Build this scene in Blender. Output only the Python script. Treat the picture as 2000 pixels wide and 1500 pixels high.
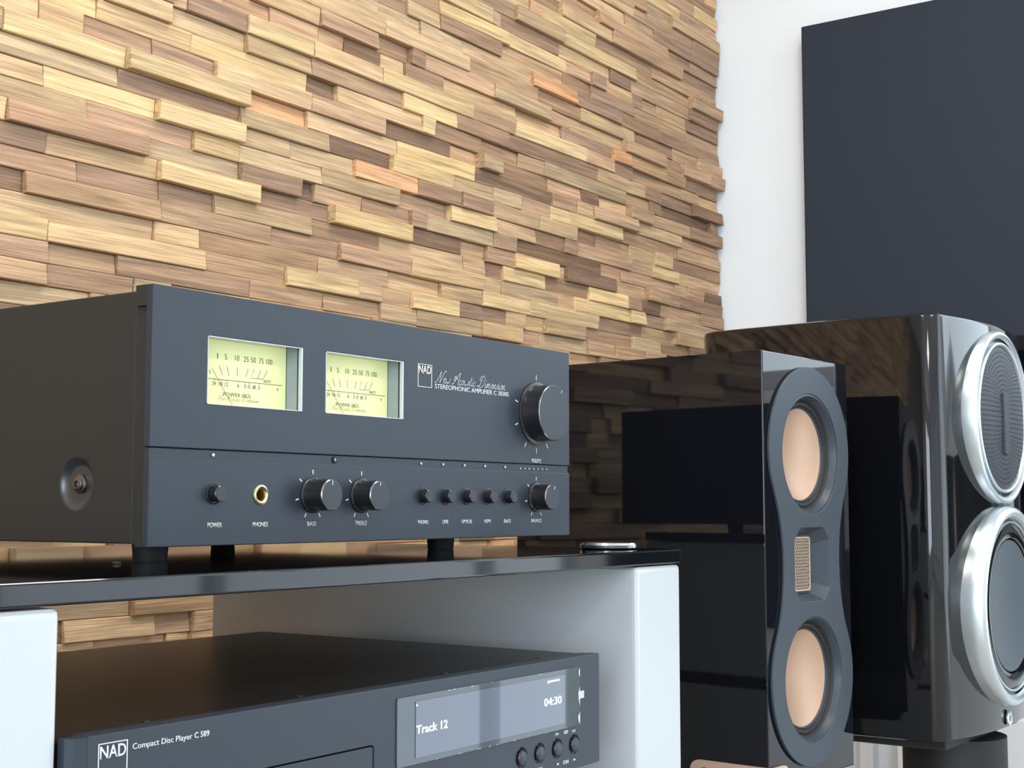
import bpy, bmesh, math, random
from mathutils import Vector, Matrix
for o in list(bpy.data.objects): bpy.data.objects.remove(o)
SC = bpy.context.scene
COL = SC.collection
PI = math.pi

# ------------------------------------------------------------------ camera
F_PX, CX, CY = 2753.0, 1000.0, 750.0
vX = Vector(((2903-CX)/F_PX, (991-CY)/F_PX, 1)).normalized()      # camera frame: right, down, forward
vY = Vector(((-3014-CX)/F_PX, (991-CY)/F_PX, 1)).normalized()
vZ = -vX.cross(vY)
if vZ.y > 0: vZ = -vZ
vZ.normalize()
vY = vZ.cross(vX)
if vY.x > 0: vY = -vY
RW = Matrix((vX, vY, vZ))                                          # camera (right, down, fwd) -> world
cam_d = bpy.data.cameras.new('camera'); cam = bpy.data.objects.new('camera', cam_d); COL.objects.link(cam)
right = RW @ Vector((1, 0, 0)); up = RW @ Vector((0, -1, 0)); back = RW @ Vector((0, 0, -1))
cam.matrix_world = Matrix(((right.x, up.x, back.x, 0), (right.y, up.y, back.y, 0), (right.z, up.z, back.z, 0), (0, 0, 0, 1)))
cam_d.sensor_width = 36; cam_d.lens = F_PX/2000*36; cam_d.clip_start = .01
SC.camera = cam
SC.view_settings.view_transform = 'Standard'; SC.view_settings.look = 'None'
SC.view_settings.gamma = 1; SC.view_settings.use_curve_mapping = False
SC.view_settings.exposure = -0.07

# ------------------------------------------------------------------ room dimensions
FLOOR, CEIL = -.85, 1.70
XL, XR = -2.4, 2.5665            # left wall, right wall
YF, YB = -3.4, 1.262             # wall behind the camera, wood wall backing
YW = 1.25

# ------------------------------------------------------------------ world and lights
w = bpy.data.worlds.new('sky'); SC.world = w; w.use_nodes = True
bg = w.node_tree.nodes['Background']; bg.inputs[0].default_value = (.80, .90, 1, 1); bg.inputs[1].default_value = 1.2
def area(name, loc, rot, sx, sy, power, col):
    d = bpy.data.lights.new(name, 'AREA'); d.shape = 'RECTANGLE'; d.size = sx; d.size_y = sy; d.energy = power; d.color = col
    o = bpy.data.objects.new(name, d); o.location = loc; o.rotation_euler = rot; COL.objects.link(o); return o
WIN = [(-.850, -.645), (-1.70, -.865), (-2.65, -1.75)]             # daylight panes of the glazed door in the right wall
for a, b in WIN:
    area('window_daylight', (XR+.045, (a+b)/2, .30), (0, PI/2, 0), 2.1, b-a, 15*(b-a), (.74, .89, 1))
area('window_daylight', (XR+.045, -.16, .79), (0, PI/2, 0), 1.02, .58, 6.5, (.74, .89, 1))
area('rear_window_daylight', (.3, YF+.02, .35), (PI/2, 0, 0), 2.6, 1.7, 5, (.76, .89, 1))
area('left_window_daylight', (XL+.02, -1.3, .45), (0, -PI/2, 0), 1.7, 2.2, 92, (.78, .90, 1))
CL = [(-.3, .35), (1.35, .35), (-.3, -1.4), (1.35, -1.4)]
for x, y in CL:
    area('ceiling_panel_light', (x, y, CEIL-.045), (0, 0, 0), .58, .58, 18, (1, .96, .92))

# ------------------------------------------------------------------ materials
def mat(name, col, rough=.5, metal=0, spec=.5, coat=0, emit=None, es=0, bump=0, bscale=200, alpha=None, trans=0, var=0):
    m = bpy.data.materials.new(name); m.use_nodes = True; nt = m.node_tree; b = nt.nodes['Principled BSDF']
    b.inputs['Base Color'].default_value = (*col, 1); b.inputs['Roughness'].default_value = rough
    b.inputs['Metallic'].default_value = metal; b.inputs['Specular IOR Level'].default_value = spec
    b.inputs['Coat Weight'].default_value = coat; b.inputs['Coat Roughness'].default_value = .02
    b.inputs['Transmission Weight'].default_value = trans
    if emit: b.inputs['Emission Color'].default_value = (*emit, 1); b.inputs['Emission Strength'].default_value = es
    if bump or var:
        g = nt.nodes.new('ShaderNodeNewGeometry'); n = nt.nodes.new('ShaderNodeTexNoise'); n.inputs['Scale'].default_value = bscale; n.inputs['Detail'].default_value = 3
        nt.links.new(g.outputs['Position'], n.inputs['Vector'])
        if bump:
            bp = nt.nodes.new('ShaderNodeBump'); bp.inputs['Strength'].default_value = bump; bp.inputs['Distance'].default_value = .0005
            nt.links.new(n.outputs[0], bp.inputs['Height']); nt.links.new(bp.outputs[0], b.inputs['Normal'])
        if var:
            mx = nt.nodes.new('ShaderNodeMix'); mx.data_type = 'RGBA'
            mx.inputs[6].default_value = (*[c*(1-var) for c in col], 1); mx.inputs[7].default_value = (*[min(1, c*(1+var)) for c in col], 1)
            nt.links.new(n.outputs[0], mx.inputs[0]); nt.links.new(mx.outputs[2], b.inputs['Base Color'])
    return m
M = {}
M['wall'] = mat('white_plaster', (.85, .89, .92), .9, bump=.15, bscale=90, spec=.2)
M['ceil'] = mat('ceiling_white', (.82, .82, .80), .95, bump=.1, bscale=60)
M['floor'] = mat('floor_light', (.46, .43, .40), .4, var=.12, bscale=14)
M['rackwhite'] = mat('white_lacquer', (.52, .545, .555), .28, bump=.02, bscale=40)
M['whitegloss'] = mat('white_gloss', (.80, .83, .84), .25, bump=.02, bscale=30)
M['face'] = mat('anodised_charcoal', (.024, .032, .044), .42, metal=0, spec=.40, bump=.06, bscale=2500)
M['case'] = mat('black_powder_coat', (.022, .0215, .020), .55, spec=.45, bump=.2, bscale=2200)
M['dimple'] = mat('black_satin', (.030, .031, .034), .30, spec=.8, bump=.05, bscale=2000)
M['cdcase'] = mat('black_sheet_metal', (.014, .012, .011), .33, spec=.5, bump=.08, bscale=2200)
M['knob'] = mat('knob_black', (.012, .012, .014), .28, spec=.6, bump=.03, bscale=1500)
M['knobface'] = mat('knob_cap_grey', (.030, .036, .046), .42, spec=.42, bump=.06, bscale=2500)
M['chrome'] = mat('chrome', (.85, .85, .85), .12, metal=1, bump=.05, bscale=600)
M['steel'] = mat('dark_screw_steel', (.22, .22, .22), .3, metal=1, bump=.1, bscale=900)
M['gold'] = mat('gold_plate', (.86, .74, .48), .25, metal=1, bump=.05, bscale=800)
M['hole'] = mat('deep_black', (.004, .004, .004), .6, var=.3)
M['print'] = mat('print_silver', (.62, .64, .66), .5, var=.05)
M['printwarm'] = mat('print_cream', (.68, .66, .56), .5, var=.05)
M['printdark'] = mat('print_dark_green', (.13, .14, .07), .6, var=.1)
M['dial'] = mat('dial_yellow_green', (.70, .72, .36), .6, emit=(.80, .86, .44), es=.30, var=.03, bscale=40)
M['acrylic'] = mat('acrylic_grey', (.26, .30, .33), .12, spec=.6, var=.15, bscale=60)
M['acrylicedge'] = mat('acrylic_edge', (.50, .54, .54), .15, spec=.6, var=.05)
M['glass'] = mat('black_glass', (.004, .0045, .006), .05, spec=.5, bump=.004, bscale=60)
M['gloss'] = mat('piano_black', (.004, .005, .0075), .03, spec=.5, bump=.004, bscale=30)
M['gloss2'] = mat('piano_black_soft', (.004, .004, .005), .05, spec=.6, bump=.004, bscale=30)
M['plate'] = mat('matte_graphite', (.036, .047, .062), .42, spec=.40, bump=.05, bscale=2500)
M['rubber'] = mat('rubber_black', (.010, .010, .011), .6, bump=.1, bscale=900)
M['copper'] = mat('copper_cone', (.53, .34, .23), .42, metal=.45, bump=.03, bscale=900)
M['coppermesh'] = mat('copper_mesh', (.42, .32, .22), .4, metal=.6, var=.2, bscale=900)
M['copperbar'] = mat('copper_bar', (.62, .42, .32), .45, metal=.4, bump=.03, bscale=900)
M['silver'] = mat('satin_silver', (.62, .68, .70), .30, metal=.85, bump=.04, bscale=900)
M['cone'] = mat('grey_cone', (.075, .095, .112), .38, spec=.5, bump=.03, bscale=900)
M['mesh'] = mat('grille_dark', (.035, .042, .050), .5, spec=.5, bump=.8, bscale=1600)
M['panel'] = mat('dark_panel_cloth', (.026, .034, .048), .75, spec=.25, bump=.3, bscale=1200, var=.08)
M['screen'] = mat('display_lcd', (.05, .06, .08), .02, spec=.5, emit=(.30, .36, .48), es=.30, var=.05)
M['film'] = mat('display_film', (.060, .072, .082), .025, spec=.5, bump=.01, bscale=40)
M['filmedge'] = mat('film_edge', (.50, .54, .57), .4, var=.1)
M['lit'] = mat('display_text', (.8, .95, 1), .5, emit=(.80, .97, 1), es=1.1, var=.02)
M['winframe'] = mat('window_frame', (.55, .58, .60), .4, bump=.02)
M['slab'] = mat('slab_black', (.006, .006, .007), .15, var=.1)
M['lampdiff'] = mat('lamp_diffuser', (.9, .9, .88), .6, emit=(1, .95, .88), es=3.0, var=.02)

def wood_mat(per_object):
    m = bpy.data.materials.new('teak_strip' if per_object else 'teak_strip_far'); m.use_nodes = True; nt = m.node_tree; N = nt.nodes; L = nt.links
    b = N['Principled BSDF']; b.inputs['Roughness'].default_value = .62; b.inputs['Specular IOR Level'].default_value = .3
    if per_object:
        a = N.new('ShaderNodeObjectInfo'); colout, rnd = a.outputs['Color'], a.outputs['Alpha']
    else:
        a = N.new('ShaderNodeAttribute'); a.attribute_name = 'tone'; colout, rnd = a.outputs['Color'], a.outputs['Alpha']
    g = N.new('ShaderNodeNewGeometry')
    off = N.new('ShaderNodeVectorMath'); off.operation = 'MULTIPLY_ADD'; off.inputs[1].default_value = (37, 13, 71)
    L.new(rnd, off.inputs[0]); L.new(g.outputs['Position'], off.inputs[2])
    sp = N.new('ShaderNodeMapping'); sp.inputs['Scale'].default_value = (6, 60, 130)
    rot = N.new('ShaderNodeMath'); rot.operation = 'MULTIPLY_ADD'; rot.inputs[1].default_value = .30; rot.inputs[2].default_value = -.15
    cr = N.new('ShaderNodeCombineXYZ'); L.new(rnd, rot.inputs[0]); L.new(rot.outputs[0], cr.inputs[1]); L.new(cr.outputs[0], sp.inputs['Rotation'])
    L.new(off.outputs[0], sp.inputs['Vector'])
    n1 = N.new('ShaderNodeTexNoise'); n1.inputs['Scale'].default_value = 1.0; n1.inputs['Detail'].default_value = 5; n1.inputs['Roughness'].default_value = .6; n1.inputs['Distortion'].default_value = .6
    L.new(sp.outputs[0], n1.inputs['Vector'])
    sp2 = N.new('ShaderNodeMapping'); sp2.inputs['Scale'].default_value = (14, 200, 700); L.new(off.outputs[0], sp2.inputs['Vector'])
    n2 = N.new('ShaderNodeTexNoise'); n2.inputs['Scale'].default_value = 1.0; n2.inputs['Detail'].default_value = 2; L.new(sp2.outputs[0], n2.inputs['Vector'])
    r1 = N.new('ShaderNodeMapRange'); r1.inputs['From Min'].default_value = .30; r1.inputs['From Max'].default_value = .70; r1.inputs['To Min'].default_value = .60; r1.inputs['To Max'].default_value = 1.24
    L.new(n1.outputs[0], r1.inputs['Value'])
    r2 = N.new('ShaderNodeMapRange'); r2.inputs['From Min'].default_value = .35; r2.inputs['From Max'].default_value = .65; r2.inputs['To Min'].default_value = .80; r2.inputs['To Max'].default_value = 1.10
    L.new(n2.outputs[0], r2.inputs['Value'])
    mm = N.new('ShaderNodeMath'); mm.operation = 'MULTIPLY'; L.new(r1.outputs[0], mm.inputs[0]); L.new(r2.outputs[0], mm.inputs[1])
    vm = N.new('ShaderNodeVectorMath'); vm.operation = 'MULTIPLY'; L.new(colout, vm.inputs[0]); L.new(mm.outputs[0], vm.inputs[1])
    L.new(vm.outputs[0], b.inputs['Base Color'])
    bp = N.new('ShaderNodeBump'); bp.inputs['Strength'].default_value = .5; bp.inputs['Distance'].default_value = .0012
    L.new(mm.outputs[0], bp.inputs['Height']); L.new(bp.outputs[0], b.inputs['Normal'])
    return m
M['wood'] = wood_mat(True); M['woodfar'] = wood_mat(False)

# ------------------------------------------------------------------ helpers
def link(name, me, m, parent=None, loc=None):
    if m is not None: me.materials.append(M[m] if isinstance(m, str) else m)
    o = bpy.data.objects.new(name, me); COL.objects.link(o); o.parent = parent
    if loc: o.location = loc
    return o
def frombm(name, bm, m, parent=None, smooth=False, loc=None):
    bmesh.ops.recalc_face_normals(bm, faces=bm.faces)
    me = bpy.data.meshes.new(name); bm.to_mesh(me); bm.free()
    if smooth: 
        for p in me.polygons: p.use_smooth = True
        me.set_sharp_from_angle(angle=R(35)) if hasattr(me, 'set_sharp_from_angle') else None
    return link(name, me, m, parent, loc)
R = math.radians
def addbox(bm, x0, x1, y0, y1, z0, z1, bev=0, seg=2):
    t = bmesh.new(); bmesh.ops.create_cube(t, size=1)
    for v in t.verts: v.co = Vector(((x0+x1)/2+v.co.x*(x1-x0), (y0+y1)/2+v.co.y*(y1-y0), (z0+z1)/2+v.co.z*(z1-z0)))
    if bev: bmesh.ops.bevel(t, geom=t.edges[:], offset=bev, segments=seg, profile=.6, affect='EDGES')
    me = bpy.data.meshes.new('t'); t.to_mesh(me); t.free(); bm.from_mesh(me); bpy.data.meshes.remove(me)
def flatfix(o):
    for p in o.data.polygons:
        if max(abs(c) for c in p.normal) > .9999: p.use_smooth = False
    return o
def box(name, x0, x1, y0, y1, z0, z1, m, parent=None, bev=0, seg=2):
    bm = bmesh.new(); addbox(bm, x0, x1, y0, y1, z0, z1, bev, seg); return flatfix(frombm(name, bm, m, parent, smooth=bev > 0))
def lathe(name, prof, x, z, m, parent=None, seg=48, y=0, axis='Y'):
    """prof: list of (radius, depth); revolved about an axis through (x, z) running along Y (or vertical when axis='Z')"""
    bm = bmesh.new(); rings = []
    for r, d in prof:
        if r <= 1e-6:
            rings.append([bm.verts.new((x, y+d, z) if axis == 'Y' else (x, y, z+d))]); continue
        rings.append([bm.verts.new((x+r*math.cos(2*PI*i/seg), y+d, z+r*math.sin(2*PI*i/seg)) if axis == 'Y' else
                                   (x+r*math.cos(2*PI*i/seg), y+r*math.sin(2*PI*i/seg), z+d)) for i in range(seg)])
    for a, b in zip(rings, rings[1:]):
        for i in range(seg):
            j = (i+1) % seg
            q = []
            for v in (a[i % len(a)], a[j % len(a)], b[j % len(b)], b[i % len(b)]):
                if v not in q: q.append(v)
            if len(q) >= 3: bm.faces.new(q)
    return frombm(name, bm, m, parent, smooth=True)
def empty(name, loc, rz=0, label=None, cat=None, group=None):
    o = bpy.data.objects.new(name, None); COL.objects.link(o); o.location = loc; o.rotation_euler = (0, 0, rz); o.empty_display_size = .02
    if label: o['label'] = label
    if cat: o['category'] = cat
    if group: o['group'] = group
    return o
def tag(o, label=None, cat=None, group=None, kind=None):
    for k, v in (('label', label), ('category', cat), ('group', group), ('kind', kind)):
        if v: o[k] = v
    return o
def plate(name, loops, y0, y1, m, parent=None, bev=0.0):
    """flat plate in the XZ plane, loops = outer outline then holes, thickness y0..y1 (y0 = front)"""
    c = bpy.data.curves.new(name, 'CURVE'); c.dimensions = '2D'; c.fill_mode = 'BOTH'; c.resolution_u = 1
    for lp in loops:
        s = c.splines.new('POLY'); s.points.add(len(lp)-1); s.use_cyclic_u = True
        for p, q in zip(s.points, lp): p.co = (q[0], q[1], 0, 1)
    th = (y1-y0)/2; c.extrude = max(th-bev, 0); c.bevel_depth = bev; c.bevel_resolution = 1; c.offset = -bev
    o = bpy.data.objects.new('t', c); me = bpy.data.meshes.new_from_object(o); bpy.data.objects.remove(o); bpy.data.curves.remove(c)
    for v in me.vertices: v.co = Vector((v.co.x, (y0+y1)/2-v.co.z, v.co.y))
    bm = bmesh.new(); bm.from_mesh(me); bpy.data.meshes.remove(me); bmesh.ops.remove_doubles(bm, verts=bm.verts, dist=1e-6)
    for f in bm.faces: f.smooth = False
    return frombm(name, bm, m, parent)
def rect(x0, x1, z0, z1, r=0, n=4):
    if r <= 0: return [(x0, z0), (x1, z0), (x1, z1), (x0, z1)]
    out = []
    for cx, cz, a0 in ((x1-r, z0+r, -90), (x1-r, z1-r, 0), (x0+r, z1-r, 90), (x0+r, z0+r, 180)):
        for i in range(n+1):
            a = R(a0+90*i/n); out.append((cx+r*math.cos(a), cz+r*math.sin(a)))
    return out
def circ(x, z, r, n=48): return [(x+r*math.cos(2*PI*i/n), z+r*math.sin(2*PI*i/n)) for i in range(n)]
def text(name, s, x0, x1, z0, z1, m, parent, y=-.0003, th=.0002, bold=0.0, shear=0):
    c = bpy.data.curves.new('t', 'FONT'); c.body = s; c.size = 1; c.offset = bold; c.shear = shear; c.resolution_u = 3
    o = bpy.data.objects.new('t', c); me = bpy.data.meshes.new_from_object(o); bpy.data.objects.remove(o); bpy.data.curves.remove(c)
    xs = [v.co.x for v in me.vertices]; ys = [v.co.y for v in me.vertices]
    ax, bx, ay, by = min(xs), max(xs), min(ys), max(ys)
    for v in me.vertices:
        v.co = Vector((x0+(v.co.x-ax)/(bx-ax)*(x1-x0), y, z0+(v.co.y-ay)/(by-ay)*(z1-z0)))
    bm = bmesh.new(); bm.from_mesh(me); bpy.data.meshes.remove(me)
    ex = bmesh.ops.extrude_face_region(bm, geom=bm.faces[:])
    for v in [g for g in ex['geom'] if isinstance(g, bmesh.types.BMVert)]: v.co.y += th
    return frombm(name, bm, m, parent)
def stroke(bm, pts, wd, y, th=.00015):
    """thin flat ribbon through points (x,z)"""
    n = len(pts); L, Rr = [], []
    for i, (x, z) in enumerate(pts):
        a = pts[max(i-1, 0)]; b = pts[min(i+1, n-1)]; dx, dz = b[0]-a[0], b[1]-a[1]; l = math.hypot(dx, dz) or 1
        nx, nz = -dz/l*wd/2, dx/l*wd/2
        L.append(bm.verts.new((x+nx, y, z+nz))); Rr.append(bm.verts.new((x-nx, y, z-nz)))
    for i in range(n-1): bm.faces.new((L[i], L[i+1], Rr[i+1], Rr[i]))
def smoothpts(p, k=4):
    out = []
    for i in range(len(p)-1):
        p0, p1, p2, p3 = p[max(i-1, 0)], p[i], p[i+1], p[min(i+2, len(p)-1)]
        for j in range(k):
            t = j/k
            out.append(tuple(.5*((2*p1[c])+(-p0[c]+p2[c])*t+(2*p0[c]-5*p1[c]+4*p2[c]-p3[c])*t*t+(-p0[c]+3*p1[c]-3*p2[c]+p3[c])*t**3) for c in (0, 1)))
    out.append(p[-1]); return out
def ray(px, py): return RW @ Vector(((px-CX)/F_PX, (py-CY)/F_PX, 1))
def onY(px, py, Y): r = ray(px, py); return r*(Y/r.y)
def proj(P):
    c = RW.transposed() @ Vector(P); return (CX+F_PX*c.x/c.z, CY+F_PX*c.y/c.z, c.z) if c.z > .01 else (-9999, -9999, c.z)

# ------------------------------------------------------------------ room shell
tag(box('floor', XL-.1, XR+.1, YF-.1, YB+.1, FLOOR-.06, FLOOR, 'floor'), kind='structure')
tag(box('ceiling', XL-.1, XR+.1, YF-.1, YB+.1, CEIL, CEIL+.06, 'ceil'), kind='structure')
wl = bmesh.new()
for a in ((YF, -2.4, FLOOR, CEIL), (-.2, YB, FLOOR, CEIL), (-2.4, -.2, 1.30, CEIL), (-2.4, -.2, FLOOR, -.40)): addbox(wl, XL-.1, XL, a[0], a[1], a[2], a[3])
tag(frombm('wall_left', wl, 'wall'), kind='structure')
wn3 = empty('window_3', (XL-.04, -1.3, -.40)); wn3['kind'] = 'structure'
for nm, a in (('frame_rail', (-1.1, 1.1, 0, .05)), ('frame_rail', (-1.1, 1.1, 1.65, 1.70)), ('frame_stile', (-1.1, -1.05, .05, 1.65)), ('frame_stile', (1.05, 1.10, .05, 1.65)), ('frame_stile', (-.025, .025, .05, 1.65))):
    bm = bmesh.new(); addbox(bm, -.02, .02, a[0], a[1], a[2], a[3], .003); frombm(nm, bm, 'winframe', wn3)
wf = bmesh.new()
for a in ((XL, -.95, FLOOR, CEIL), (1.55, XR, FLOOR, CEIL), (-.95, 1.55, FLOOR, -.55), (-.95, 1.55, 1.25, CEIL)): addbox(wf, a[0], a[1], YF-.1, YF, a[2], a[3])
tag(frombm('wall_front', wf, 'wall'), kind='structure')
wr = bmesh.new()
for a in ((.15, YB, FLOOR, CEIL), (-.60, .15, FLOOR, .24), (-.60, .15, 1.35, CEIL), (-.60, -.47, .24, 1.35), (YF, -2.70, FLOOR, CEIL), (-2.70, -.60, 1.35, CEIL), (-2.70, -.60, FLOOR, -.75)): addbox(wr, XR, XR+.1, a[0], a[1], a[2], a[3])
tag(frombm('wall_right', wr, 'wall'), kind='structure')
wn = empty('window_1', (XR+.02, -1.65, -.75)); wn['kind'] = 'structure'
for nm, a in (('frame_rail', (-2.70, -.60, -.75, -.70)), ('frame_rail', (-2.70, -.60, 1.30, 1.35)), ('frame_stile', (-.645, -.60, -.70, 1.30)), ('frame_stile', (-.872, -.842, -.70, 1.30)),
              ('frame_stile', (-1.75, -1.70, -.70, 1.30)), ('frame_stile', (-2.70, -2.65, -.70, 1.30))):
    bm = bmesh.new(); addbox(bm, -.02, .02, a[0]+1.65, a[1]+1.65, a[2]+.75, a[3]+.75, .003); frombm(nm, bm, 'winframe', wn)
wn4 = empty('window_4', (XR+.02, -.16, .24)); wn4['kind'] = 'structure'
for nm, a in (('frame_rail', (-.31, .31, 0, .04)), ('frame_rail', (-.31, .31, 1.07, 1.11)), ('frame_stile', (-.31, -.27, .04, 1.07)), ('frame_stile', (.27, .31, .04, 1.07))):
    bm = bmesh.new(); addbox(bm, -.02, .02, a[0], a[1], a[2], a[3], .003); frombm(nm, bm, 'winframe', wn4)
wn2 = empty('window_2', (.3, YF-.04, -.55)); wn2['kind'] = 'structure'
for nm, a in (('frame_rail', (-1.25, 1.25, 0, .05)), ('frame_rail', (-1.25, 1.25, 1.75, 1.80)), ('frame_stile', (-1.25, -1.20, .05, 1.75)), ('frame_stile', (1.20, 1.25, .05, 1.75)), ('frame_stile', (-.025, .025, .05, 1.75))):
    bm = bmesh.new(); addbox(bm, a[0], a[1], -.02, .02, a[2], a[3], .003); frombm(nm, bm, 'winframe', wn2)
for i, (x, y) in enumerate(CL):
    lp = empty('ceiling_lamp', (x, y, CEIL), 0, 'square white flat ceiling lamp, '+('the one over the rack', 'the one over the speakers', 'rear one on the left window side', 'rear one on the glazed door side')[i], 'lamp', 'ceiling lamps')


    bm = bmesh.new()
    for a in ((-.32, .32, -.32, -.30), (-.32, .32, .30, .32), (-.32, -.30, -.30, .30), (.30, .32, -.30, .30)): addbox(bm, a[0], a[1], a[2], a[3], -.05, 0)
    frombm('lamp_frame', bm, 'whitegloss', lp)
    box('lamp_housing', -.30, .30, -.30, .30, -.03, 0, 'ceil', lp)

# ------------------------------------------------------------------ wood strip wall
WK = (.92, .895, .825)
TON = dict(P=(.82, .585, .325), L=(.70, .475, .285), T=(.58, .375, .235), B=(.43, .272, .182), D=(.29, .178, .118), G=(.585, .42, .262), R=(.59, .37, .245), O=(.80, .44, .24))
PITCH = .01895*YW; Z0R = (.2070*YW)          # a row joint lies at Z0R
def rowof(px, py):
    P = onY(px, py, YW); return math.floor((P.z-Z0R)/PITCH)
SP = [(-40,75,30,10,'L',.4),(75,163,120,38,'L',.5),(163,299,230,68,'B',.2),(90,190,150,10,'P',.3),(190,375,270,45,'L',.3),(200,331,290,22,'L',.9),(332,362,345,8,'R',.6),
(360,478,430,38,'B',.8),(331,480,420,60,'G',.2),(2,242,120,80,'P',.7),(-60,232,120,112,'G',.3),(234,470,300,160,'B',.2),(245,480,330,130,'P',1.4),(311,422,360,98,'B',.2),
(-40,85,40,133,'L',.4),(85,305,180,160,'P',.3),(-40,168,80,183,'G',.5),(168,378,260,244,'R',.2),(305,470,360,226,'P',1.2),(7,283,160,250,'R',1.1),(283,466,374,307,'G',.3),(380,465,422,286,'P',.6),
(-30,90,44,268,'B',.3),(90,305,200,307,'L',.4),(-30,152,75,327,'B',.2),(152,310,230,356,'B',.25),(303,500,400,362,'P',1.2),(310,417,362,383,'B',.3),(417,607,522,422,'G',.6),
(-30,49,20,345,'D',.1),(49,310,180,386,'T',.7),(310,527,420,432,'T',.6),(527,660,590,472,'B',.3),(-30,302,150,424,'L',.1),(303,387,345,455,'L',.5),(387,622,480,487,'T',.3),(622,757,690,536,'T',.4),
(-30,92,45,447,'P',.5),(92,400,240,476,'L',.6),(400,556,480,524,'T',.4),(556,694,626,552,'P',.9),(694,741,718,568,'L',.9),(-30,94,45,490,'R',.4),(94,230,160,510,'T',.1),(230,487,320,524,'B',.4),
(-30,91,40,535,'T',.6),(91,260,170,548,'B',.3),(487,630,557,572,'T',.4),(630,740,690,592,'T',.4),
(478,605,540,76,'P',1.1),(480,605,540,108,'G',.7),(378,598,500,138,'P',.3),(423,606,520,174,'L',.7),(480,600,540,210,'O',.0),(390,472,430,250,'P',.7),(474,642,558,256,'G',.6),
(430,527,490,25,'R',.2),(528,622,570,52,'T',.4),(490,620,560,15,'L',.8),(621,735,670,64,'R',1.0),(605,672,640,85,'T',.3),(674,742,710,115,'D',.4),(604,740,670,124,'L',1.1),(606,782,690,168,'T',.7),
(606,656,630,180,'D',.1),(658,820,728,216,'L',.7),(605,748,676,236,'T',.8),(597,776,680,266,'L',.4),(749,881,815,277,'D',.2),(642,762,700,314,'D',.3),(740,918,830,187,'P',1.1),(744,790,770,140,'G',.2),
(600,746,680,36,'L',1.0),(722,912,830,88,'L',1.0),(735,795,765,15,'B',.2),(672,735,700,12,'G',.5),(570,688,630,322,'G',.4),(470,567,521,282,'G',.3),(469,626,540,327,'G',.5),
(690,812,745,335,'O',.9),(760,878,817,345,'P',1.0),(777,925,850,322,'P',.5),(626,776,710,370,'G',.7),(468,586,527,352,'B',.9),(586,614,600,366,'D',-.2),(600,708,660,386,'T',.3),(500,644,572,398,'B',.0),
(646,798,730,440,'P',1.2),(608,740,674,454,'B',.3),(660,800,720,504,'R',.8),(708,800,756,418,'B',.3),(856,958,912,24,'P',.9),(857,976,918,58,'B',.8),(860,948,904,78,'B',.5),(800,857,830,12,'B',.3),
(800,857,830,40,'G',.6),(976,1090,1030,75,'B',.5),(1053,1161,1108,60,'P',.7),(1095,1240,1165,105,'P',.7),(902,1037,965,112,'L',.4),(1034,1122,1078,181,'O',1.0),(960,1072,1016,206,'G',1.0),
(827,960,894,150,'R',.8),(864,1006,930,200,'L',.5),(1000,1138,1070,265,'P',1.0),(888,990,938,262,'B',.8),(780,888,840,232,'P',.9),(700,844,773,235,'P',1.0),(1124,1210,1165,205,'B',.8),
(878,960,918,375,'G',.6),(876,962,919,428,'P',1.0),(955,1048,1001,427,'L',.9),(828,958,893,453,'G',.7),(1107,1210,1155,445,'P',1.0),(1000,1088,1045,524,'P',1.0),(938,1031,985,591,'P',.9),
(862,937,900,575,'L',.6),(800,893,845,597,'P',.9),(895,985,940,612,'B',.6),(811,936,870,632,'G',.7),(1062,1138,1100,645,'L',1.0),(1104,1198,1150,545,'D',.9),(1148,1222,1185,578,'P',.8),
(125,300,200,1215,'L',.5),(300,412,350,1205,'T',.9),(125,370,250,1245,'T',.3),(370,420,395,1240,'L',.6),(60,255,160,1190,'G',.2)]
rng = random.Random(11)
rows = {}
for xl, xr, xi, yi, t, pr in SP:
    k = rowof(xi, yi); zc = Z0R+(k+.5)*PITCH
    A = onY(xl, yi, YW).x; B = onY(xr, yi, YW).x
    rows.setdefault(k, []).append([A, B, t, pr])
KMIN = math.floor((-.84-Z0R)/PITCH)+1; KMAX = math.floor((1.66-Z0R)/PITCH)
X_START = -.9
strips = []
for k in range(KMIN, KMAX):
    L = sorted(rows.get(k, [])); x = X_START-rng.random()*.1; out = []
    def fill(a, b):
        while b-a > .002:
            ln = rng.choice((.05, .07, .09, .11, .13, .16, .20, .24))*rng.uniform(.85, 1.15)
            if b-a-ln < .03: ln = b-a
            cxw = (a+ln/2-.7)/1.8
            wts = dict(P=.12-.07*cxw, L=.20-.06*cxw, T=.32, B=.22+.06*cxw, D=.04, G=.11, R=.08, O=.01)
            t = rng.choices(list(wts), [max(.01, v) for v in wts.values()])[0]
            pr = rng.choice((0, .1, .2, .3, .4, .5, .6, .7, .9, 1.0)) if rng.random() > .06 else 1.3
            out.append([a, a+ln, t, pr]); a += ln
    end = XR-.004-rng.random()*.016
    for s in L:
        a, b = max(s[0], x), s[1]
        if b-a < .012: continue
        if a-x < .02: a = x
        if a > x: fill(x, a)
        out.append([a, b, s[2], s[3]]); x = b
    fill(x, end)
    strips += [(k, *s) for s in out]
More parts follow.
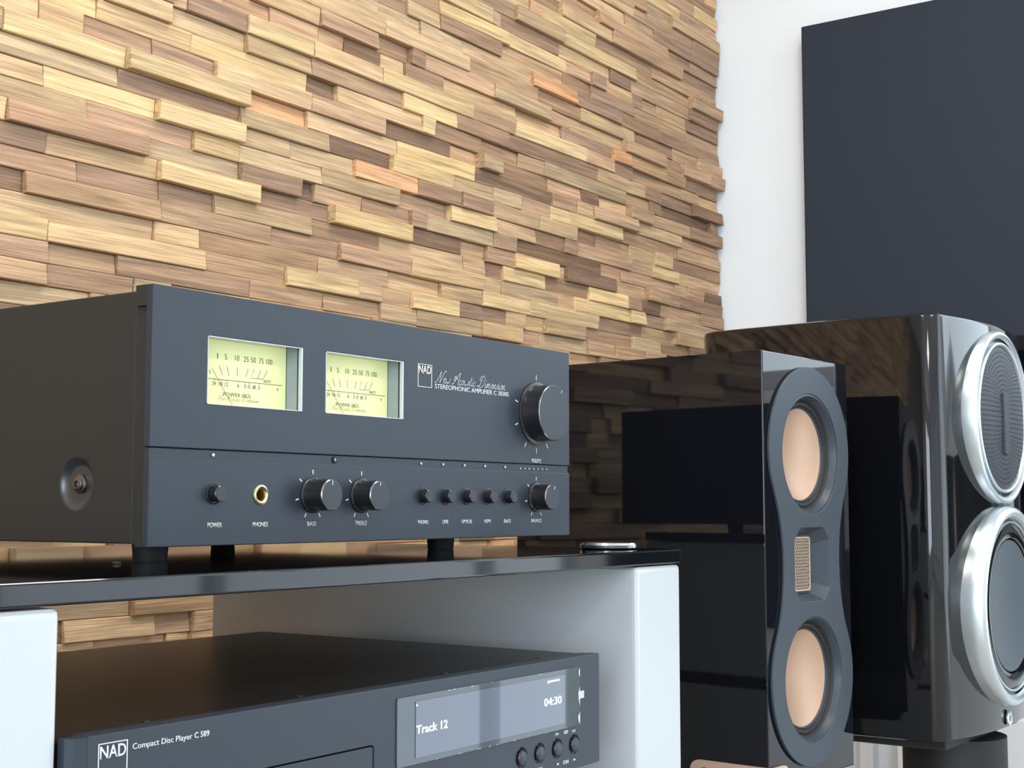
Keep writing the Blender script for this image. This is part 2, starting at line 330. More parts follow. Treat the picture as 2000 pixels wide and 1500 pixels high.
def strip_geo(k, a, b, pr, rg):
    """front face with four uneven corners, chamfered edge ring, sides back to the wall"""
    z0 = Z0R+k*PITCH+.00025; z1 = z0+PITCH-.0005; a += .0003; b -= .0003
    f = YW+.004-pr*.0120; j = lambda s: rg.uniform(-s, s); c = .0009
    tl = j(.0016); tz = j(.0016)
    dep = [f-tl-tz, f+tl-tz, f+tl+tz, f-tl+tz]
    dep = [min(max(d+j(.0005), YW-.018), YW+.007) for d in dep]
    P = [(a, z0), (b, z0), (b, z1), (a, z1)]; mx, mz = (a+b)/2, (z0+z1)/2
    V = [(x, YW+.012, z) for x, z in P] + [(x, d+c, z) for (x, z), d in zip(P, dep)]
    V += [(x+(c if x < mx else -c), d, z+(c if z < mz else -c)) for (x, z), d in zip(P, dep)]
    Fc = []
    for o in (0, 4):
        for i in range(4): Fc.append((o+i, o+(i+1) % 4, o+4+(i+1) % 4, o+4+i))
    Fc.append((8, 9, 10, 11)); return V, Fc
wb = tag(box('wall_back', XL, XR, YB, YB+.1, FLOOR, CEIL, mat('wall_backing', (.20, .15, .10), .8, var=.1)), kind='structure')
def occluded(x, y): return (265 < x < 1112 and 600 < y < 1070) or (x > 1360 and y > 655) or (x > 1112 and y > 705) or (x < 265 and 605 < y < 1060) or (y > 1090 and (x > 414 or x < 120 or y > 1285))
rank = []
for idx, (k, a, b, t, pr) in enumerate(strips):
    zc = Z0R+(k+.5)*PITCH; pts = [proj((x, YW, zc)) for x in (a, (a+b)/2, b)]
    vis = sum(1 for p in pts if 0 < p[0] < 2000 and 0 < p[1] < 1500 and not occluded(p[0], p[1]))
    rank.append((-(abs(pts[2][0]-pts[0][0])*vis/3*PITCH*F_PX/max(pts[1][2], .1)), idx))
rank.sort(); solo = {i for s, i in rank[:300] if s < 0}
FV, FF, FC = [], [], []
for idx, (k, a, b, t, pr) in enumerate(strips):
    V, Fc = strip_geo(k, a, b, pr, rng); v = rng.uniform(.86, 1.12); h = rng.uniform(-.02, .025)
    c = TON[t]; c = (c[0]*v*(1+h)*WK[0], c[1]*v*WK[1], c[2]*v*(1-2*h)*WK[2])
    if idx in solo:
        me = bpy.data.meshes.new('wood_strip'); me.from_pydata(V, [], Fc); o = link('wood_strip', me, 'wood', wb); o.color = (*c, rng.random())
    else:
        n = len(FV); FV += V; FF += [tuple(n+i for i in f) for f in Fc]; FC += [(*c, rng.random())]*len(Fc)
me = bpy.data.meshes.new('wood_strips'); me.from_pydata(FV, [], FF); at = me.attributes.new('tone', 'FLOAT_COLOR', 'FACE')
at.data.foreach_set('color', [q for c in FC for q in c]); o = link('wood_strips', me, 'woodfar', wb); o['kind'] = 'stuff'

# ------------------------------------------------------------------ right wall: dark panel, batten, low white front
pn = empty('wall_panel', (XR, .70, -.05), 0, 'large flat black cloth-covered panel on the white wall', 'panel')
box('panel_cloth', -.042, -.012, -.35, .355, 0, .984, 'panel', pn, .004)
box('back_frame', -.012, 0, -.31, .315, .04, .944, 'hole', pn)
tag(box('trim_1', XR-.03, XR, .946, .972, FLOOR, -.30, 'whitegloss', None, .003), kind='structure')
cb = empty('sideboard', (XR, .60, FLOOR), 0, 'low white sideboard against the white wall, glimpsed under the round-cornered speaker', 'sideboard')
box('body', -.05, 0, -.42, .292, 0, .50, 'whitegloss', cb, .003)
box('door', -.068, -.052, -.415, -.06, .02, .49, 'wall', cb, .003); box('door', -.068, -.052, -.055, .287, .02, .49, 'wall', cb, .003)
slab = empty('unseen_slab', (XR, -.16, -.24), 0, 'black slab added out of the picture, mirrored as a dark band in the speaker fronts', 'unseen_slab')  # unseen dark slab, added for the glossy speaker fronts to mirror
box('slab_body', -.05, -.012, -.34, .34, 0, .45, 'slab', slab, .004); box('wall_mount', -.012, 0, -.1, .1, .15, .35, 'hole', slab); box('slab_gloss_face', -.0512, -.05, -.33, .33, .012, .438, 'gloss', slab)

# ------------------------------------------------------------------ rack
GZ = -.031; YG = .4993; GX1 = .9486; GX0 = .315; RD = .4292; LT = .0663
rk = empty('equipment_rack', ((GX0+GX1)/2, YG+RD/2, FLOOR), 0, 'white equipment rack with thick side panels and black glass shelves under both hi-fi units', 'rack')
def rx(x0, x1, y0, y1, z0, z1, nm, m, bev=0):
    ox, oy, oz = rk.location; return box(nm, x0-ox, x1-ox, y0-oy, y1-oy, z0-oz, z1-oz, m, rk, bev, 3)
tiers = [GZ, -.202, -.45, -.70]
for i, zt in enumerate(tiers):
    g = rx(GX0, GX1, YG, YG+RD, zt-.0105, zt, 'glass_shelf', 'glass', .0012)
    if i == 0: g['label'] = 'top black glass shelf'
    zb = tiers[i+1] if i < 3 else FLOOR
    for x0, x1 in ((GX0+.0005, .3890), (GX1-LT-.0005, GX1-.0005)):
        rx(x0, x1, YG+.0005, YG+RD, zb+.0008, zt-.0114, 'side_panel', 'rackwhite', .0042)
        for y in (.06, RD-.06): rx(x0+.02, x0+.04, YG+y, YG+y+.02, zt-.0125, zt-.0100, 'spacer_pad', 'rubber')
dc = tag(lathe('chrome_disc', [(0, 0), (.0195, 0), (.0212, .0010), (.0216, .0030), (.0206, .0046), (.0185, .0052), (0, .0052)], 0, 0, 'chrome', None, 64, 0, 'Z'),
         'small round chrome disc on the right end of the black glass', 'disc'); dc.location = (.9180, .5440, GZ)
bmp = tag(lathe('rubber_stud', [(0, 0), (.0024, 0), (.0026, .0008), (.0022, .0014), (0, .0016)], 0, 0, 'rubber', None, 20, 0, 'Z'), 'tiny black rubber stud on the glass beside the amplifier foot', 'stud'); bmp.location = (.5176, .6192, GZ)

# ------------------------------------------------------------------ amplifier (local origin: panel front, bottom left)
AX, AY, AZ = .5280, .6069, -.0221
am = empty('amplifier', (AX, AY, AZ), 0, 'charcoal hi-fi amplifier with two glowing yellow-green power meters on the glass shelf', 'amplifier')
mm = .001
m1 = rect(41.8*mm, 122*mm, 81.7*mm, 121.8*mm); m2 = rect(143.3*mm, 222.3*mm, 82*mm, 121.8*mm)
fp = plate('front_panel', [rect(0, .435, .0557, .1468, .0006), m1, m2], 0, .005, 'face', am, .0004)
plate('lower_panel', [rect(0, .435, 0, .0497, .0006), circ(.0867, .0296, .0052)], 0, .005, 'face', am, .0006)
st = box('groove_strip', .0008, .4342, .0014, .005, .0497, .0551, 'face', am)
bm = bmesh.new(); addbox(bm, 0, .435, .0051, .0142, .1348, .1468, .0003); addbox(bm, 0, .435, .0051, .0105, 0, .004, .0003); frombm('panel_lip', bm, 'case', am)
o = plate('chassis_front', [rect(.0026, .4324, .0018, .1442), rect(.0410, .1232, .0808, .1226), rect(.1426, .2232, .0808, .1226), circ(.0867, .0296, .0056)], .0051, .0158, 'case', am)
bm = bmesh.new(); addbox(bm, .0064, .4324, .0160, .35, .0018, .1442, .0016, 3); ch = flatfix(frombm('chassis', bm, 'case', am, True))
o = plate('chassis_side', [rect(.0160, .35, .0018, .1442, .001), circ(.0645, .0356, .0150, 48)], .0, .0036, 'case', am, .0008)
for v in o.data.vertices: v.co = Vector((.0026+v.co.y, v.co.x, v.co.z))
o.data.flip_normals()
# dimple with screw on the left side
def rotlathe(name, prof, y, z, m, parent, x=0, seg=40):     # axis along X, depth + = into the case
    bm = bmesh.new(); rings = []
    for r, d in prof:
        rings.append([bm.verts.new((x+d, y, z))] if r < 1e-6 else [bm.verts.new((x+d, y+r*math.cos(2*PI*i/seg), z+r*math.sin(2*PI*i/seg))) for i in range(seg)])
    for a, b in zip(rings, rings[1:]):
        for i in range(seg):
            q = []
            for v in (a[i % len(a)], a[(i+1) % seg % len(a)], b[(i+1) % seg % len(b)], b[i % len(b)]):
                if v not in q: q.append(v)
            if len(q) > 2: bm.faces.new(q)
    return frombm(name, bm, m, parent, True)
rotlathe('screw_boss', [(.0156, .0002), (.0150, .0003), (.0140, .0012), (.0112, .0034), (.0104, .0035), (0, .0035)], .0645, .0356, 'dimple', am, .0026)
sb = rotlathe('screw', [(.0052, .0), (.0054, -.0014), (.0047, -.0018), (.0040, -.0019), (.0040, -.0030), (.0030, -.0036), (.0020, -.0036), (.0016, -.0018), (0, -.0018)], .0645, .0356, 'steel', am, .0058)
# feet
for fx, fy in ((.553, .633), (.836, .640), (.836, .868), (.553, .868)):
    o = lathe('foot', [(0, 0), (.0092, 0), (.0096, .0008), (.0104, .0108), (0, .0108)], fx-AX, 0, 'rubber', am, 36, fy-AY, 'Z')
    for v in o.data.vertices: v.co.z += GZ-AZ
# meters
def meter(ox, x0, x1, z0, z1):
    d = .014
    dial = box('meter_dial', x0-.001, x1-.0004, d, d+.0008, z0-.001, z1+.001, 'dial', am); dial['label'] = 'glowing yellow-green meter dial'
    bm = bmesh.new()
    addbox(bm, x0-.0015, x0-.0002, .0052, d, z0-.0015, z1+.0015); addbox(bm, x0-.0002, x1+.0002, .0052, d, z1+.0002, z1+.0014)
    frombm('meter_housing', bm, 'acrylic', am)
    box('meter_side_wall', x1+.0001, x1+.0012, .0020, d, z0-.001, z1+.001, 'acrylic', am)
    box('meter_bottom_wall', x0, x1, .0020, d, z0-.0012, z0-.0001, 'dial', am)
    bm = bmesh.new(); addbox(bm, x1-.0016, x1-.0002, -.0004, .0022, z0+.0002, z1-.0004, .0003); addbox(bm, x0+.0002, x1-.0002, -.0002, .0012, z0+.0001, z0+.0006); addbox(bm, x0+.0002, x1-.0002, -.0002, .0012, z1-.0006, z1-.0001); addbox(bm, x0+.0002, x0+.0006, -.0002, .0012, z0, z1)
    frombm('meter_rim', bm, 'acrylicedge', am)
    y = d-.0002; X = lambda v: v*mm+ox
    for s, c, hw in (('1', 63, .28), ('5', 69.7, .95), ('10', 79, 1.8), ('25', 86.6, 2.1), ('50', 92.7, 2.1), ('75', 99.6, 1.9), ('100', 106.6, 2.7)):
        text('scale_number', s, X(c-hw), X(c+hw), .1108, .1141, 'printdark', dial, y, .00015, bold=-.012)
    for s, c, hw in (('24', 60.5, 1.5), ('18', 65.9, 1.4), ('12', 70.6, 1.3), ('6', 80.3, .8), ('3', 85.9, .8), ('0', 89.4, .9), ('dB', 93.7, 1.5), ('3', 97.8, .8), ('+', 114.3, .7)):
        text('scale_number', s, X(c-hw), X(c+hw), .0946, .0970, 'printdark', dial, y, .00015)
    text('scale_word', 'WATT', X(101.6), X(108.4), .0990, .1010, 'printdark', dial, y, .00015)
    text('scale_word', 'POWER (8\u03a9)', X(68.2), X(90.8), .0880, .0912, 'printdark', dial, y, .00015)
    bm = bmesh.new()
    for a in (((64.4, 106.7), (67, 101.1)), ((70.7, 106.6), (72.5, 101.2)), ((79.2, 106.7), (79.3, 101.4)), ((88.3, 106.8), (86.6, 101.3)), ((93.6, 106.9), (90.9, 101.2), (101.1, 101.2), (105, 106.9)), ((99.2, 106.7), (96.7, 101.3)), ((56.4, 103.6), (57.5, 101.3)), ((47, 98.4), (118, 98.4))):
        stroke(bm, [(X(p), q*mm) for p, q in a], .00038, y)
    for t in (60.5, 65.9, 70.6, 80.3, 85.9, 89.4, 97.8): stroke(bm, [(X(t), .0984), (X(t), .0975)], .0004, y)
    frombm('scale_lines', bm, 'printdark', dial)
    bm = bmesh.new(); script(bm, X(62.8), X(98.3), .0862, .0032, .00016, y); frombm('script_lettering', bm, 'printdark', dial)
    bm = bmesh.new(); stroke(bm, [(X(57.4), .1043), (X(74.3), .0835)], .00042, y-.0012); frombm('meter_needle', bm, 'printdark', am)
# handwriting for "New Acoustic Dimension"
GL = {
 'N': (.95, [[(-.25, .1), (-.12, 0), (.05, .12), (.22, .6), (.36, 1.12), (.42, .6), (.52, .02), (.66, .5), (.80, 1.0), (.95, 1.22), (1.12, 1.1)]]),
 'A': (.95, [[(-.15, .12), (.02, 0), (.2, .2), (.5, .75), (.82, 1.22), (.80, .6), (.82, .05), (.95, .02)], [(.1, .72), (.28, .86), (.36, .66), (.22, .42), (.08, .5), (.2, .72), (.5, .60), (.8, .42)]]),
 'D': (1.05, [[(.42, 1.05), (.34, .5), (.12, .06), (-.1, .1), (.05, .2), (.35, 0), (.7, .15), (.88, .6), (.74, 1.05), (.42, 1.2), (.1, 1.0), (.12, .72), (.3, .7)]]),
 'e': (.40, [[(0, .22), (.28, .36), (.22, .52), (.06, .38), (.06, .1), (.22, .02), (.40, .16)]]),
 'w': (.62, [[(0, .45), (.04, .12), (.16, .02), (.28, .2), (.30, .46), (.30, .12), (.42, .02), (.54, .24), (.56, .5), (.64, .42)]]),
 'c': (.38, [[(.30, .42), (.18, .5), (.04, .3), (.08, .06), (.22, .02), (.38, .14)]]),
 'o': (.42, [[(.2, .5), (.04, .3), (.1, .04), (.26, .08), (.32, .34), (.2, .5), (.44, .4)]]),
 'u': (.48, [[(0, .46), (.02, .14), (.14, .02), (.30, .2), (.32, .46), (.32, .1), (.46, .08)]]),
 's': (.34, [[(0, .1), (.2, .52), (.28, .2), (.16, .02), (.04, .08)], [(.16, .02), (.36, .14)]]),
 't': (.30, [[(.12, .95), (.08, .3), (.14, .04), (.30, .12)], [(0, .6), (.26, .62)]]),
 'i': (.26, [[(.08, .46), (.06, .12), (.14, .02), (.26, .12)], [(.10, .66), (.12, .72)]]),
 'm': (.72, [[(0, .44), (.04, 0), (.1, .36), (.22, .5), (.26, .02), (.32, .36), (.46, .5), (.50, .08), (.58, .02), (.72, .14)]]),
 'n': (.50, [[(0, .44), (.04, 0), (.1, .36), (.24, .5), (.28, .08), (.36, .02), (.50, .14)]]),
 ' ': (.42, [])}
def script(bm, x0, x1, zb, h, wd, y, s='New Acoustic Dimension'):
    tot = sum(GL[c][0] for c in s); sc = (x1-x0)/(tot+.2); x = x0+.15*sc
    for c in s:
        for p in GL[c][1]:
            q = [(x+(a*1.0+b*.42*h/sc/1.2)*sc, zb+b*h/1.2) for a, b in smoothpts(p)]
            stroke(bm, q, wd, y)
        x += GL[c][0]*sc
meter(0, 41.8*mm, 122*mm, 81.7*mm, 121.8*mm)
meter(.1010, 143.3*mm, 222.3*mm, 82*mm, 121.8*mm)
# logo and lettering
lg = plate('logo_frame', [rect(.2379, .2536, .1058, .1219), rect(.2383, .2532, .1062, .1215)], -.0003, .0002, 'printwarm', am)
text('logo_lettering', 'NAD', .2388, .2528, .1152, .1209, 'printwarm', am, bold=.015)
bm = bmesh.new(); script(bm, .2572, .3440, .1101, .0088, .00034, -.0003); frombm('script_lettering', bm, 'print', am)
text('lettering', 'STEREOPHONIC AMPLIFIER C 3030S', .2572, .3484, .1058, .1091, 'print', am)
for s, a, b in (('POWER', 44.1, 55.3), ('PHONES', 80.3, 93.1), ('BASS', 127.9, 135.8), ('TREBLE', 173, 184.7), ('PHONO', 238.9, 250.3), ('LINE', 266.8, 273.4), ('OPTICAL', 289.2, 302.2), ('HDMI', 317.3, 325), ('BluOS', 342.5, 351.4), ('BALANCE', 379.3, 393.4)):
    text('lettering', s, a*mm, b*mm, .0105, .0133, 'printwarm' if a < 100 else 'print', am, bold=.008)
text('lettering', 'VOLUME', .3799, .3929, .0567, .0597, 'print', am, bold=.008)
def ticks(nm, lst, x, z, r0, r1):
    for a in lst:
        bm = bmesh.new(); stroke(bm, [(x+r0*math.cos(R(a)), z+r0*math.sin(R(a))), (x+r1*math.cos(R(a)), z+r1*math.sin(R(a)))], .0009, -.0002); frombm(nm, bm, 'print', am)
def knob(nm, x, z, r, r2, ln, tick, label):
    k = lathe(nm, [(r, 0), (r, -.0012), (r-.0006, -.0016), (r2+.0003, -.0018), (r2, -.003), (r2, -ln+.0006), (r2-.0006, -ln), (0, -ln)], x, z, 'knob', am, 64); k['label'] = label
    lathe('knob_cap', [(r2-.0007, -ln-.0001), (0, -ln-.0001)], x, z, 'knobface', k, 64)
    lathe('knob_edge', [(r2-.0001, -ln+.0005), (r2-.0006, -ln-.0001), (r2-.0008, -ln-.0001)], x, z, 'steel', k, 64)
    bm = bmesh.new(); stroke(bm, [(x+(r2-.0035)*math.cos(R(tick)), z+(r2-.0035)*math.sin(R(tick))), (x+(r2-.0009)*math.cos(R(tick)), z+(r2-.0009)*math.sin(R(tick)))], .0007, -ln-.0004); frombm('pointer_mark', bm, 'print', k)
knob('volume_knob', .3873, .0950, .0248, .0217, .0166, 60, 'large black volume knob')
knob('bass_knob', .1323, .0298, .0113, .0098, .0165, 90, 'bass knob'); knob('treble_knob', .1791, .0298, .0113, .0096, .0158, 90, 'treble knob'); knob('balance_knob', .3863, .0300, .0113, .0098, .0150, 68, 'balance knob')
ticks('dial_mark', (90, 162, 198, 238, 270, 302), .3865, .0944, .0265, .0306)
for x in (.1324, .1791, .3863): ticks('dial_mark', (90, 141, 192, 243, 297), x, .0300, .0129, .0157)
for x, r in ((.0487, .0062), (.2444, .0060), (.2702, .0060), (.2953, .0060), (.3214, .0060), (.3472, .0060)):
    k = lathe('push_button', [(r, 0), (r, -.0006), (r-.0006, -.0008), (r-.0010, -.0002), (r-.0014, -.0002), (r-.0014, -.0058), (r-.0019, -.0064), (0, -.0064)], x, .0299, 'knob', am, 40)
    lathe('button_cap', [(r-.0020, -.0065), (0, -.0065)], x, .0299, 'knobface', k, 40)
lathe('headphone_socket', [(.0052, .012), (.0036, .012), (.0034, .001), (.0038, -.0004), (.0050, -.0012), (.0060, -.0008), (.0062, 0)], .0867, .0296, 'gold', am, 40)
lathe('socket_bore', [(.0037, .0119), (0, .0119)], .0867, .0296, 'hole', am, 24)
lathe('indicator_lamp', [(.0010, .001), (.0010, .0004), (.0006, 0), (0, -.0001)], .0484, .0524, 'print', am, 16)
for x in (.2431, .2684, .2939, .3193, .3452): lathe('indicator_lamp', [(.0009, .001), (.0009, .0004), (.0005, .0002), (0, .0002)], x, .0524, 'filmedge', am, 16)
for i in range(7): lathe('indicator_lamp', [(.0006, .001), (.0006, .0005), (0, .0004)], .3658+i*.00608, .0518, 'filmedge', am, 12)
lathe('remote_sensor', [(.0022, .001), (.0021, .0004), (.0016, .0003), (.0012, .0001), (0, 0)], .1539, .0525, 'hole', am, 24)
lathe('sensor_lens', [(.0011, .0001), (.0006, -.0002), (0, -.0003)], .1536, .0524, 'acrylic', am, 20)

# ------------------------------------------------------------------ CD player (local origin: top front left corner, z down)
CXo, CYo, CZo = .3905, .493, -.0969
CB = -.0710
cd = empty('cd_player', (CXo, CYo, CZo+CB), 0, 'low charcoal disc player with a lit display on the middle rack shelf', 'disc player'); cd.scale.x = .9885
z = lambda v: v*mm-CB
plate('front_panel', [rect(.0085, .4315, 0, -CB, .0006), rect(.0560, .1987, z(-44.2), z(-28.8), .0024), *[circ(x, z(-55.6), .0062, 32) for x in (.3398, .3600, .3804, .4010)]], 0, .006, 'face', cd, .0004)
for x0, x1, s in ((.0, .0085, 1), (.4315, .435, -1)):
    bm = bmesh.new(); pr = [(x0, .009), (x0, .0045), (x0+.002, .001), (x1, .0003), (x1, .009)] if s > 0 else [(x1, .009), (x1, .003), (x1-.0012, .0007), (x0, .0003), (x0, .009)]
    lo = [bm.verts.new((a, b, .0003)) for a, b in pr]; hi = [bm.verts.new((a, b, -CB-.0003)) for a, b in pr]
    bm.faces.new(lo); bm.faces.new(hi)
    for i in range(5): bm.faces.new((lo[i], lo[(i+1) % 5], hi[(i+1) % 5], hi[i]))
    frombm('end_cheek', bm, 'face', cd)
box('panel_backing', .009, .431, .0062, .0125, .001, -CB-.0002, 'face', cd, .0004)
box('case_lid', .001, .434, .0127, .3120, .004, -CB-.0010, 'cdcase', cd, .0012)
for sx, sy in ((.0571, .0193), (.1624, .0215), (.2885, .0212), (.3927, .0214)):
    lathe('lid_screw', [(.0024, 0), (.0022, .0003), (.0012, .0003), (0, .0001)], sx, -CB-.0010, 'knob', cd, 20, sy, 'Z')
box('drawer_gap_shade', .0555, .1990, .0052, .0060, z(-44.6), z(-28.4), 'hole', cd)  # black backing, paints the shade inside the gap round the drawer
dr = plate('disc_drawer', [rect(.0568, .1979, z(-43.4), z(-29.6), .0018)], .0003, .005, 'face', cd, .0003); dr['label'] = 'closed disc drawer'
dp = plate('display_cover', [rect(.2170, .4070, z(-44), z(-6.6), .0016)], -.0008, -.0001, 'film', cd, .0001)
box('display_screen', .2330, .3880, -.0012, -.0009, z(-40.6), z(-9.9), 'screen', cd)
text('display_lettering', 'Track 12', .2331, .2620, z(-27.7), z(-23.0), 'lit', cd, -.0015, bold=.012)
text('display_lettering', '04:30', .3632, .3835, z(-27.4), z(-22.5), 'lit', cd, -.0015, bold=.010)
text('display_lettering', 'gracenote', .3672, .3812, z(-13.6), z(-11.6), 'lit', cd, -.0015, bold=.01)
bm = bmesh.new(); stroke(bm, [(.2330, z(-11.8)), (.2342, z(-12.1))], .0010, -.0014); frombm('display_mark', bm, 'lit', cd)
box('film_tab', .4074, .4125, -.0006, -.0002, z(-27.2), z(-22.4), 'filmedge', cd, .0001)
bm = bmesh.new()
for a, b, wv in ((-7.2, -13.5, .0018), (-19, -32, .0022), (-35.5, -43.6, .0026)):
    p = [bm.verts.new((.4068, -.0010, z(a))), bm.verts.new((.4068-wv, -.0010, z((a*2+b)/3))), bm.verts.new((.4068-wv*.8, -.0010, z((a+2*b)/3))), bm.verts.new((.4068, -.0010, z(b)))]; bm.faces.new(p)
rg = random.Random(4)
for i in range(16):
    x = rg.uniform(.22, .40); e = rg.choice((-6.9, -43.7)); l = rg.uniform(.0008, .004); stroke(bm, [(x, z(e)), (x+l, z(e))], .0003, -.0010)
frombm('film_edge_creases', bm, 'filmedge', cd)
for x in (.3398, .3600, .3804, .4010):
    k = lathe('push_button', [(.0062, .004), (.0062, .0008), (.0050, .0020), (.0046, .0020), (.0046, -.0006), (.0040, -.0014), (.0020, -.0020), (0, -.0022)], x, z(-55.6), 'knob', cd, 36)
    lathe('button_cap', [(.0040, -.0015), (.0020, -.0021), (0, -.0023)], x, z(-55.6), 'plate', k, 36)
def tri(bm, x, zc, s, d): v = [bm.verts.new((x, -.0002, zc+s)), bm.verts.new((x, -.0002, zc-s)), bm.verts.new((x+d*s*1.5, -.0002, zc))]; bm.faces.new(v)
bm = bmesh.new()
for x0, zz, d, bar in ((.3815, -46.4, -1, 1), (.3985, -46.9, 1, 1), (.3820, -65.2, -1, 0), (.3995, -65.2, 1, 0)):
    tri(bm, x0, z(zz), .0009, d); tri(bm, x0+d*.0014, z(zz), .0009, d)
    if bar: stroke(bm, [(x0+d*.0032, z(zz)+.0009), (x0+d*.0032, z(zz)-.0009)], .0005, -.0002)
frombm('button_symbols', bm, 'print', cd)
text('lettering', 'SKIP', .3880, .3930, z(-47.6), z(-45.4), 'print', cd); text('lettering', 'SCAN', .3870, .3935, z(-66.3), z(-64.1), 'print', cd)
text('lettering', 'PLAY', .3575, .3625, z(-66.3), z(-64.1), 'print', cd)
plate('logo_frame', [rect(.0142, .0302, z(-20), z(-3.8)), rect(.0146, .0298, z(-19.6), z(-4.2))], -.0003, .0002, 'print', cd)
text('logo_lettering', 'NAD', .0151, .0294, z(-10.4), z(-5.0), 'print', cd, bold=.015)
text('lettering', 'Compact Disc Player', .0330, .0680, z(-9.3), z(-6.0), 'print', cd)
text('lettering', 'C 589', .0694, .0786, z(-8.6), z(-5.9), 'print', cd, bold=.012)
bm = bmesh.new()
cdf = -.202-(CZo+CB)
for fx, fy in ((.05, .05), (.385, .05), (.05, .27), (.385, .27)):
    lathe('foot', [(0, cdf), (.020, cdf), (.022, cdf+.004), (.024, .004), (0, .004)], fx, 0, 'rubber', cd, 32, fy, 'Z')
bm.free()

# ------------------------------------------------------------------ speaker 1: slim box with two copper cones
def thing_at(name, X, Y, Z, deg, label, cat): return empty(name, (X, Y, Z), R(-deg), label, cat)
def stand(parent_name, X, Y, deg, zt, wd, dp, label, colx, coly, rr, plate_in=.0):
    s = thing_at(parent_name, X, Y, FLOOR, deg, label, 'stand'); h = zt-FLOOR
    box('base_plate', wd/2-.125, wd/2+.125, dp/2-.15, dp/2+.15, 0, .02, 'gloss2', s, .004)
    lathe('column', [(0, .02), (rr, .02), (rr, h-.012), (0, h-.012)], colx, 0, 'rubber', s, 48, coly, 'Z')
    box('top_plate', plate_in, wd-plate_in, .012, dp-.02, h-.012, h, 'rubber', s, .002)
    return s
S1X, S1Y, S1B, S1T = 1.2345, .5625, -.264, .1500
SC0 = -.056-S1B
def copper_speaker(name, X, Y, deg, zb, label, full=True):
    s = thing_at(name, X, Y, zb, deg, label, 'loudspeaker'); W, H, Dp = .1840, .414, .30; cx = .0935
    holes = None
    zt, zb2, zm = .319, .097, .208; rT, rB = .085, .0855; Rc = .1624; wv = .0587
    pts = []
    ang = math.atan2(zm-zt, wv+Rc)        # direction lobe centre -> arc centre
    n = 26
    for i in range(n+1): a = ang+(PI/2-ang)*i/n; pts.append((rT*math.cos(a), zt+rT*math.sin(a)))
    left = [(-x, zz) for x, zz in reversed(pts)]
    a2 = math.atan2(zm-zb2, wv+Rc)
    arcR = [(wv+Rc-Rc*math.cos(t), zm+Rc*math.sin(t)) for t in [q for q in [(-math.atan2(zm-zb2, wv+Rc))+(math.atan2(zm-zb2, wv+Rc)+math.atan2(zt-zm, wv+Rc))*i/12 for i in range(1, 12)]]]
    low = []
    for i in range(2*n+1): a = (PI-a2)+(PI+2*a2)*i/(2*n); low.append((rB*math.cos(a), zb2+rB*math.sin(a)))
    outline = pts + left[1:] + [(-x, zz) for x, zz in reversed(arcR)] + low + arcR
    outline = [(cx+x, zz) for x, zz in outline]
    rec = [(cx-.0365, zm-.024), (cx-.024, zm-.036), (cx+.024, zm-.036), (cx+.0365, zm-.024), (cx+.0365, zm+.024), (cx+.024, zm+.036), (cx-.024, zm+.036), (cx-.0365, zm+.024)]
    plate('cabinet', [rect(.003, W, 0, H), circ(cx, zt-.002, .0590, 64), circ(cx, zb2-.001, .0595, 64), rec], 0, Dp, 'gloss', s, .0012)
    box('back_board', .006, W-.003, .03, Dp+.0004, .003, H-.003, 'hole', s)
    plate('faceplate', [outline, circ(cx, zt-.002, .0600, 64), circ(cx, zb2-.001, .0605, 64), rec], -.0032, -.0001, 'plate', s, .0007)
    for zc, r in ((zt-.002, .0470), (zb2-.001, .0485)):
        lathe('driver_flange', [(r+.0135, -.0020), (r+.0110, -.0026), (r+.0090, .0010), (r+.0075, .0050)], cx, zc, 'plate', s, 64)
        lathe('surround', [(r+.0078, .0040), (r+.0060, .0070), (r+.0045, .0060), (r+.0025, .0062), (r+.0008, .0090), (r-.0002, .0105)], cx, zc, 'rubber', s, 64)
        lathe('cone_ring', [(r+.0012, .0098), (r+.0002, .0082), (r-.0012, .0098)], cx, zc, 'plate', s, 64)
        c = lathe('woofer_cone', [(r-.0006, .0095), (r*.9, .0120), (r*.75, .0150), (r*.55, .0178), (r*.35, .0196), (r*.15, .0205), (0, .0207)], cx, zc, 'copper', s, 72)
        c['label'] = 'matte copper cone'
    bm = bmesh.new(); inn = [(cx+(x-cx)*.66, zm+(q-zm)*.80) for x, q in rec]
    o_ = [bm.verts.new((x, -.0026, q)) for x, q in rec]; i_ = [bm.verts.new((x, .0105, q)) for x, q in inn]
    for q in range(8): bm.faces.new((o_[q], o_[(q+1) % 8], i_[(q+1) % 8], i_[q]))
    bm.faces.new(i_); frombm('tweeter_well', bm, 'plate', s)
    gr = plate('tweeter_grille', [rect(cx-.0165, cx+.0165, zm-.0268, zm+.0268, .003), rect(cx-.0150, cx+.0150, zm-.0252, zm+.0252, .002)], .0078, .0100, 'copperbar', s, .0003); gr['label'] = 'copper-rimmed tweeter grille'
    bm = bmesh.new()
    for i in range(9):
        for j in range(17):
            x = cx-.0145+i*.0035+(.0017 if j % 2 else 0); zz = zm-.0245+j*.0031
            if x > cx+.0146: continue
            h = [bm.verts.new((x+.0019*math.cos(R(60*q+30)), .0086, zz+.0019*math.sin(R(60*q+30)))) for q in range(6)]
            g = [bm.verts.new((x+.0011*math.cos(R(60*q+30)), .0084, zz+.0011*math.sin(R(60*q+30)))) for q in range(6)]
            for q in range(6): bm.faces.new((h[q], h[(q+1) % 6], g[(q+1) % 6], g[q]))
    frombm('grille_mesh', bm, 'coppermesh', gr)['kind'] = 'stuff'
    box('tweeter_ribbon', cx-.0152, cx+.0152, .0092, .0096, zm-.0250, zm+.0250, 'hole', s)
    return s
s1 = copper_speaker('loudspeaker', S1X, S1Y, 4.3, S1B, 'slim gloss black loudspeaker with two copper cones right of the rack')
